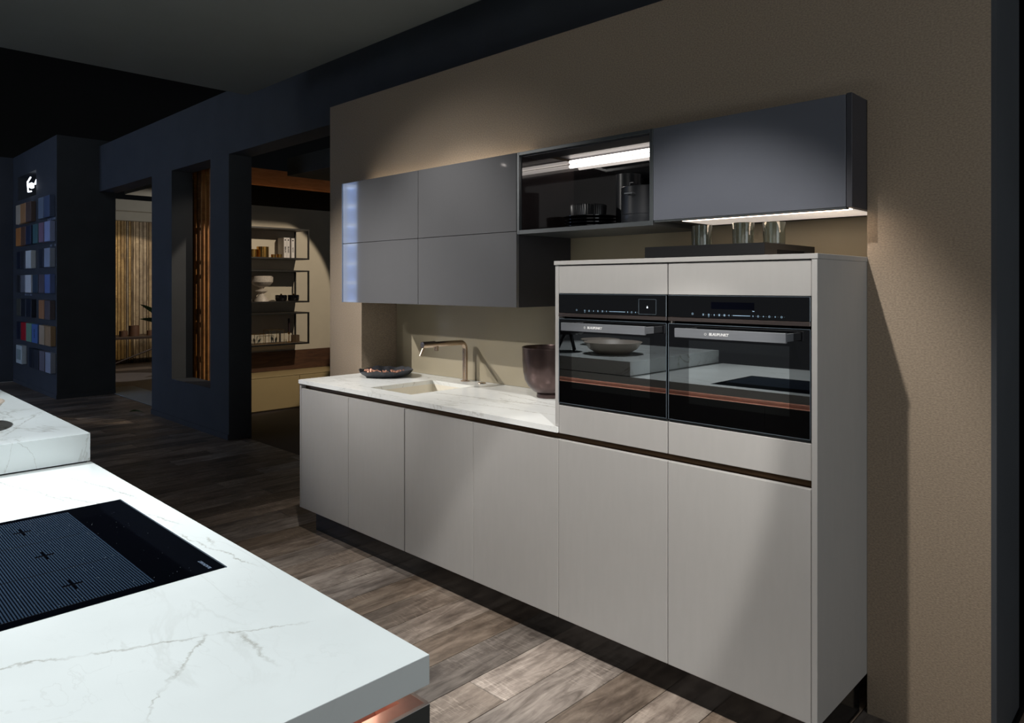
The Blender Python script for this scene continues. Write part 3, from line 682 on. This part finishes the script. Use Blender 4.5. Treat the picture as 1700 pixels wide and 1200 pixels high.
# bowls on the raised block (seen at the left edge and mirrored in the ovens)
bw = obj('serving_bowl', lathe([(0, 0), (.11, 0), (.17, .035), (.202, .078), (.208, .084), (.203, .086), (.162, .042), (.09, .014), (0, .012)], 64), mat('grey stoneware', (176, 164, 152), .45, var=.08), smooth=True, loc=(-3.085, .35, 1.026))
tag(bw, 'wide grey stoneware bowl on the raised block, at the left edge', 'bowl')
bw2 = obj('serving_bowl', lathe([(0, 0), (.08, 0), (.13, .02), (.16, .045), (.156, .047), (.12, .027), (0, .010)], 64), mat('grey stoneware dark', (150, 140, 130), .5, var=.1), smooth=True, loc=(-3.62, -.20, 1.026))
tag(bw2, 'smaller grey bowl behind the wide bowl, seen mirrored in the ovens', 'bowl')
sd = thing('footed_stand', 'black footed stand on the raised block, seen mirrored in the left oven', 'stand', (-3.42, .44, 1.026))
obj('plate', lathe([(0, .13), (.10, .13), (.12, .15), (.12, .156), (0, .14)], 40), M_jar, sd, True)
for k in range(3):
    a = k*2.094 + .4
    obj('leg', tube([(.03*math.cos(a), .03*math.sin(a), .13), (.085*math.cos(a), .085*math.sin(a), .006)], [.012, .009], 8), M_jar, sd, True)

# ------------------------------------------------------------------ display rack on the far left, mirrored in the gloss doors
M_back = mat('glowing blue white panel', (200, 215, 240), .5, emit=(125, 150, 195), estr=1.1)  # panel, posts and shelves glow in place of light falling on them
dk = thing('display_rack', 'tall white display rack with glow added for its lighting, mirrored in the gloss wall cabinets', 'shelving', (-11.5, -1.95, 0))
obj('post', bev(boxes((.56, .64, .11, .15, 0, 3.4)), .004, 1), mat('white rack post', (230, 238, 250), .5, emit=(180, 198, 230), estr=2.6), dk)
obj('post', bev(boxes((-.85, -.76, .11, .15, 0, 3.4)), .004, 1), bpy.data.materials['white rack post'], dk)
obj('back_panel', boxes((-.76, .56, -.15, -.13, 0, 3.4)), M_back, dk)
for k in range(10):
    obj('shelf', bev(boxes((-.76, .56, -.13, .15, .15 + k*.343, .20 + k*.343)), .003, 1), mat('white rack shelf', (235, 240, 250), .5, emit=(190, 208, 240), estr=3.2), dk)
# track spotlight mirrored in the door
ts = thing('track_spotlight', 'small round track spotlight mirrored in the gloss cabinet door', 'lamp', (-6.6, -1.5, 3.05))
obj('body', tube([(0, 0, .12), (0, .04, .02)], .035, 20), M_jar, ts, True)
obj('lens', tube([(0, .041, .018), (0, .043, .013)], .030, 20), M_led, ts, True)
obj('stem', tube([(0, 0, .12), (0, 0, .9)], .006, 8), M_jar, ts)

# ------------------------------------------------------------------ sample column
rows = [(2.421, 2.708), (2.094, 2.365), (1.751, 2.006), (1.400, 1.656), (1.050, 1.305), (.699, .962), (.340, .611)]
SAM = [
 [(-12.978, -12.698, (196, 180, 152), 'pale grained'), (-12.698, -12.354, (190, 138, 88), 'light oak'), (-12.354, -12.05, (104, 84, 74), 'brown'), (-11.63, -11.36, (120, 132, 146), 'grey blue'), (-11.33, -11.034, (82, 96, 124), 'slate blue')],
 [(-12.978, -12.672, (196, 126, 62), 'orange oak'), (-12.66, -12.374, (110, 76, 54), 'dark walnut'), (-12.35, -12.05, (40, 52, 76), 'navy'), (-11.95, -11.67, (76, 112, 112), 'sea green'), (-11.617, -11.36, (140, 112, 128), 'mauve'), (-11.307, -11.02, (160, 172, 208), 'pale lilac')],
 [(-12.931, -12.68, (22, 28, 46), 'midnight blue'), (-12.652, -12.42, (52, 54, 60), 'dark grey'), (-12.368, -12.05, (225, 228, 222), 'white'), (-11.604, -11.36, (44, 50, 60), 'anthracite'), (-11.32, -11.02, (160, 170, 186), 'light grey')],
 [(-12.931, -12.69, (42, 42, 44), 'near black'), (-12.66, -12.42, (112, 112, 116), 'mid grey'), (-12.39, -12.05, (226, 226, 222), 'white'), (-11.95, -11.67, (54, 70, 84), 'petrol'), (-11.617, -11.33, (98, 88, 94), 'grey brown'), (-11.29, -11.02, (104, 124, 176), 'blue')],
 [(-12.931, -12.67, (82, 80, 66), 'olive'), (-12.65, -12.36, (30, 34, 42), 'black blue'), (-12.33, -12.03, (26, 32, 46), 'dark navy'), (-11.604, -11.33, (176, 122, 78), 'amber oak'), (-11.30, -11.02, (96, 86, 88), 'taupe')],
 [(-12.931, -12.68, (20, 24, 46), 'ink blue'), (-12.652, -12.35, (180, 20, 34), 'bright red'), (-12.33, -12.035, (120, 164, 134), 'mint green'), (-12.00, -11.68, (84, 116, 170), 'denim blue'), (-11.591, -11.31, (190, 164, 132), 'beige'), (-11.269, -10.99, (176, 142, 102), 'tan')],
 [(-12.962, -12.60, (200, 208, 202), 'pale framed'), (-12.18, -11.94, (28, 34, 46), 'dark navy'), (-11.90, -11.62, (46, 50, 58), 'dark grey'), (-11.578, -11.30, (112, 106, 112), 'warm grey'), (-11.257, -10.99, (160, 166, 178), 'silver grey')]]
rn = ['top', 'second', 'third', 'fourth', 'fifth', 'sixth', 'bottom']
for r, (row, (z0, z1)) in enumerate(zip(SAM, rows)):
    for (x0, x1, c, nm) in row:
        m = mat('sample ' + nm, c, .5, var=.10, scale=14, stretch=(3, 1, .4))
        o = obj('sample_board', bev(boxes((x0 + .004, x1 - .004, -.065, -.001, z0, z1)), .004, 1), m, loc=(0, 2.56, 0))
        tag(o, '%s sample board in the %s row on the dark column' % (nm, rn[r]), 'sample', 'finish sample boards on the column')
        if nm == 'pale framed': obj('inlay', boxes((x0 + .06, x1 - .06, -.070, -.064, z0 + .06, z1 - .06)), mat('inlay grey', (150, 164, 156), .5), o)
        if nm == 'denim blue': text_mesh('lettering', 'SERIES', .045, M_ink, o, ((x0+x1)/2, -.0655, (z0+z1)/2), (0, 0, 1), (-1, 0, 0), .0005, .001)
cl = obj('caption', boxes(*[(a, a + w_, 2.5585, 2.5597, z, z + .028) for (a, w_, z) in ((-11.42, .07, 2.385), (-11.33, .10, 2.385), (-11.2, .05, 2.385), (-11.13, .12, 2.385), (-11.28, .09, 2.03), (-11.06, .07, 2.03), (-12.72, .12, 1.355), (-12.55, .06, 1.355), (-12.42, .14, 1.355))]), mat('caption print', (126, 134, 146), .6))
tag(cl, 'small grey caption lines printed between the rows of sample boards', 'lettering')
# niche spotlight
nl = thing('niche_lamp', 'glowing white angular lamp in the niche above the sample boards', 'lamp', (-12.33, 2.62, 2.97))
M_hot = mat('hot white lamp', (255, 255, 255), .4, emit=(235, 242, 255), estr=4)
obj('ring', tube([(.05, -.08, .10), (-.13, -.08, .05), (-.09, -.08, -.095), (.09, -.08, -.105)], .010, 8), M_hot, nl)
obj('lens', lathe([(0, -.045), (.03, -.03), (.03, .03), (0, .045)], 14, .17, -.09, -.03), M_hot, nl, True)
obj('stem', tube([(.12, -.04, .0), (.09, .0, .10), (.09, .10, .18)], .012, 8), M_hot, nl)

# ------------------------------------------------------------------ shelf room furniture
cb = thing('sideboard', 'low cream sideboard with a walnut band seen through the wide opening', 'cabinet', (-8.60, 4.5, 0))
obj('body', bev(boxes((.005, .48, -.98, .50, .0, .405)), .002, 1), M_creamcab, cb)
obj('door', bev(boxes((.48, .498, -.98, -.002, .015, .40)), .002, 1), M_creamcab, cb)
obj('door', bev(boxes((.48, .498, .002, .50, .015, .40)), .002, 1), M_creamcab, cb)
obj('top', bev(boxes((.005, .50, -.98, 1.6, .405, .415)), .001, 1), M_creamcab, cb)
obj('walnut_band', boxes((.002, .02, -.98, 1.8, .42, .665)), M_walnut, cb)
obj('body', bev(boxes((.005, .48, .504, 1.6, .0, .405)), .002, 1), M_creamcab, cb)
for z0, z1, lb in ((1.835, 2.216, 'black framed wall shelf holding books and brass cups, the highest'), (1.295, 1.693, 'black framed wall shelf holding the pedestal bowl, the middle one'), (.770, 1.166, 'black framed wall shelf holding the candle and lanterns, the lowest')):
    t = thing('wall_shelf', lb, 'shelf', (-8.60, 4.10, z0), group='black framed wall shelves')
    h = z1 - z0; ya, yb = -.62, .617
    r = .010
    obj('board', boxes((.0, .35, ya, yb, 0, .014)), M_board, t)
    obj('top_board', boxes((.0, .35, ya, yb, h - .012, h)), M_board, t)
    f = bmesh.new()
    for y_ in (yb - .018, ya):
        for x_ in (.0, .334):
            box(f, x_ if x_ else .001, x_ + .018, y_, y_ + .018, .0, h)
    box(f, .334, .353, ya, yb, -.003, .016); box(f, .334, .353, ya, yb, h-.016, h+.002)
    box(f, .018, .334, yb-.018, yb+.001, -.003, .015); box(f, .018, .334, yb-.018, yb+.001, h-.015, h+.002)
    obj('frame', f, M_bframe, t)
def on(z, y): return (-8.42, y, z)
zb = 1.850
for y0, y1, tx, h in ((4.458, 4.497, 'BERLIN', .262), (4.499, 4.540, 'ISLAND', .262), (4.560, 4.605, 'N.Y.C', .258)):
    nm = {'BERLIN': 'white book with a dark spine title, leftmost on the top wall shelf', 'ISLAND': 'white book in the middle of the three on the top wall shelf', 'N.Y.C': 'white book standing apart nearest the shelf post'}[tx]
    bk = thing('book', nm, 'book', (-8.42, (y0+y1)/2, zb), group='white books on the top wall shelf')
    hw = (y1-y0)/2
    obj('cover', bev(boxes((-.16, 0, -hw, hw, 0, h)), .0015, 1), M_paper, bk)
    text_mesh('spine_title', tx, .024, M_ink, bk, (.0006, 0, h*.42), (0, 0, -1), (0, 1, 0), .0003, .001)
    obj('spine_mark', boxes((.0, .0008, -.009, .009, h-.038, h-.022)), M_ink, bk)
def cup(name, label, cat, y, z, r, h, m, group=None, x=-8.42, n=28, rf=None):
    o = obj(name, lathe([(0, 0), (r, 0), (r, h), (r-.004, h), (r-.004, .006), (0, .006)], n, rfun=rf), m, smooth=True, loc=(x, y, z)); tag(o, label, cat, group); return o
cup('brass_cup', 'shiny brass cylinder on the top shelf left of the books', 'cup', 4.175, zb, .072, .135, M_brass)
cup('brass_cup', 'lower brass cylinder half hidden behind the dark pillar edge', 'cup', 4.05, zb, .05, .10, M_brass)
cup('candle_cup', 'tiny dark brass candle cup left of its bright twin', 'candle holder', 4.315, zb, .028, .045, M_brass, 'tiny brass candle cups')
cup('candle_cup', 'tiny bright brass candle cup just left of the books', 'candle holder', 4.395, zb, .034, .048, M_brass, 'tiny brass candle cups')
pdl = obj('pedestal_bowl', lathe([(0, 0), (.085, 0), (.082, .02), (.045, .07), (.03, .10), (.075, .125), (.075, .135), (.028, .15), (.035, .175), (.10, .20), (.135, .24), (.138, .30), (.120, .315), (.112, .31), (.12, .25), (.06, .205), (0, .20)], 48), M_ped, smooth=True, loc=(-8.42, 4.16, 1.309))
tag(pdl, 'pale speckled pedestal bowl on the middle wall shelf', 'bowl')
for y, lb in ((4.42, 'left'), (4.588, 'right')):
    t = thing('black_pot', 'small glossy black lidded pot, the %s one of the pair on the middle shelf' % lb, 'pot', (-8.42, y, 1.309), group='small black pots on the middle wall shelf')
    obj('pot', lathe([(0, 0), (.06, 0), (.070, .02), (.073, .07), (.068, .078), (0, .078)], 32), M_blackdish, t, True)
    obj('knob', lathe([(0, .078), (.010, .078), (.012, .090), (0, .096)], 12), M_brass, t, True)
cd = thing('candle', 'tall dark candle on a brass holder on the lowest wall shelf', 'candle', (-8.42, 4.527, .784))
obj('holder', lathe([(0, 0), (.035, 0), (.035, .006), (.006, .012), (.005, .10), (.014, .115), (.014, .13), (0, .13)], 16), M_brass, cd, True)
obj('wax', tube([(0, 0, .125), (0, 0, .305)], .013, 12), mat('plum wax', (44, 26, 30), .5), cd, True)
cup('ribbed_cup', 'ribbed smoked glass cup right of the tall candle', 'cup', 4.615, .784, .05, .09, mat('ribbed bronze glass', (120, 100, 78), .25, metal=.5), rf=lambda a, r, z: r*(1+.06*math.cos(14*a)))
cup('ribbed_cup', 'tiny glass cup left of the tall candle', 'cup', 4.475, .784, .018, .04, M_glassclear)
for yc, w_, h, lb in ((4.105, .14, .125, 'smaller brass framed glass lantern at the pillar edge'), (4.325, .21, .17, 'larger brass framed glass lantern with dried leaves')):
    t = thing('lantern', lb + ', lowest wall shelf', 'lantern', (-8.42, yc, .784))
    hw = w_/2; f = bmesh.new(); q = .004
    for a in (-hw, 0 if w_ > .2 else -hw, hw - q):
        for b_ in (-.07, .07 - q): box(f, b_, b_ + q, a, a + q, 0, h)
    for z in (0, h - q):
        for b_ in (-.07, .07 - q): box(f, b_, b_ + q, -hw, hw, z, z + q)
        for a in (-hw, hw - q): box(f, -.07, .07, a, a + q, z, z + q)
    obj('brass_frame', f, M_brass, t)
    obj('glass_box', boxes((.064, .065, -hw + q, hw - q, q, h - q)), M_glassclear, t)
    obj('base', boxes((-.066, .062, -hw + q, hw - q, .0005, .004)), M_walnut, t)
    random.seed(int(yc*10))
    for k in range(4 if w_ > .2 else 3):
        a0 = Vector((random.uniform(-.04, .03), random.uniform(-hw*.6, hw*.4), .010)); a1 = a0 + Vector((0, random.uniform(-.04, .07), random.uniform(.05, .10)*h/.17))
        obj('dried_leaf', tube([a0, (a0+a1)/2 + Vector((.01, 0, .01)), a1], [.003, .011, .001], 6), mat('dried leaf', (96, 104, 92), .7), t)
# ------------------------------------------------------------------ left room furniture
tbm = thing('table', 'dark bench table with clay pots seen through the left doorway', 'table', (-14.3, 4.6, 0))
obj('tabletop', bev(boxes((-.35, .35, -.7, .9, .53, .575)), .004, 1), M_darkwood, tbm)
for sx_ in (-.28, .28):
    for sy_ in (-.6, .8): obj('leg', boxes((sx_-.025, sx_+.025, sy_-.025, sy_+.025, 0, .53)), M_darkwood, tbm)
obj('brace', tube([(.28, -.5, .08), (.28, .6, .48)], .015, 8), M_darkwood, tbm)
for y, r, h, lb in ((4.37, .07, .10, 'short brown clay pot at the left on the bench table'), (4.55, .09, .19, 'tallest brown clay pot on the bench table'), (4.83, .06, .09, 'small clay pot at the right of the bench table')):
    cup('clay_pot', lb, 'pot', y, .575, r, h, M_terra, 'clay pots on the bench table', x=-14.2)
cu = obj('cushion', lathe([(0, 0), (.22, .02), (.28, .08), (.22, .15), (0, .17)], 24), M_pillow, smooth=True, loc=(-13.9, 5.05, 0)); tag(cu, 'grey green floor cushion beneath the bench table end', 'cushion')
def leaf_bm(p0, p1, w_, droop=.06):
    bm = bmesh.new(); p0 = Vector(p0); p1 = Vector(p1); d_ = p1 - p0; s = Vector((0, 0, 1)).cross(d_).normalized(); s = (s + Vector((.2, 0, .9))).normalized(); n = 8; L_ = []; 
    for i in range(n + 1):
        t = i/n; c = p0 + d_*t + Vector((0, 0, droop*math.sin(math.pi*t))); ww = w_*math.sin(math.pi*min(1, t*.9 + .1))**.8*(1 if t < 1 else .02)
        L_.append((bm.verts.new(c - s*ww), bm.verts.new(c + Vector((.004, 0, 0))), bm.verts.new(c + s*ww)))
    for a, b_ in zip(L_, L_[1:]):
        bm.faces.new((a[0], a[1], b_[1], b_[0])); bm.faces.new((a[1], a[2], b_[2], b_[1]))
    return bm
pt = thing('potted_plant', 'large leafed green plant behind the pillar of the left doorway', 'plant', (-12.6, 4.65, 0))
obj('pot', lathe([(0, 0), (.14, 0), (.18, .30), (.165, .30), (.13, .02), (0, .02)], 32), M_terra, pt, True)
obj('stem', tube([(0, 0, .05), (0, .02, .5), (.02, .0, .85)], [.02, .015, .01], 8), M_darkwood, pt, True)
for p1, w_ in (((.1, -.56, 1.20), .06), ((.15, -.58, .96), .065), ((0, .35, 1.15), .06), ((-.2, .1, 1.35), .06), ((.2, .3, .8), .06), ((.25, -.30, 1.02), .055), ((-.1, -.2, 1.3), .05)):
    obj('leaf', leaf_bm((.01, 0, .75), p1, w_), M_leaf, pt)
sp2 = obj('fallen_leaf', leaf_bm((-8.96, 2.98, .02), (-9.22, 2.90, .008), .022, .02), M_leaf); tag(sp2, 'small dark leaf on the floor at the foot of the wall corner', 'leaf')
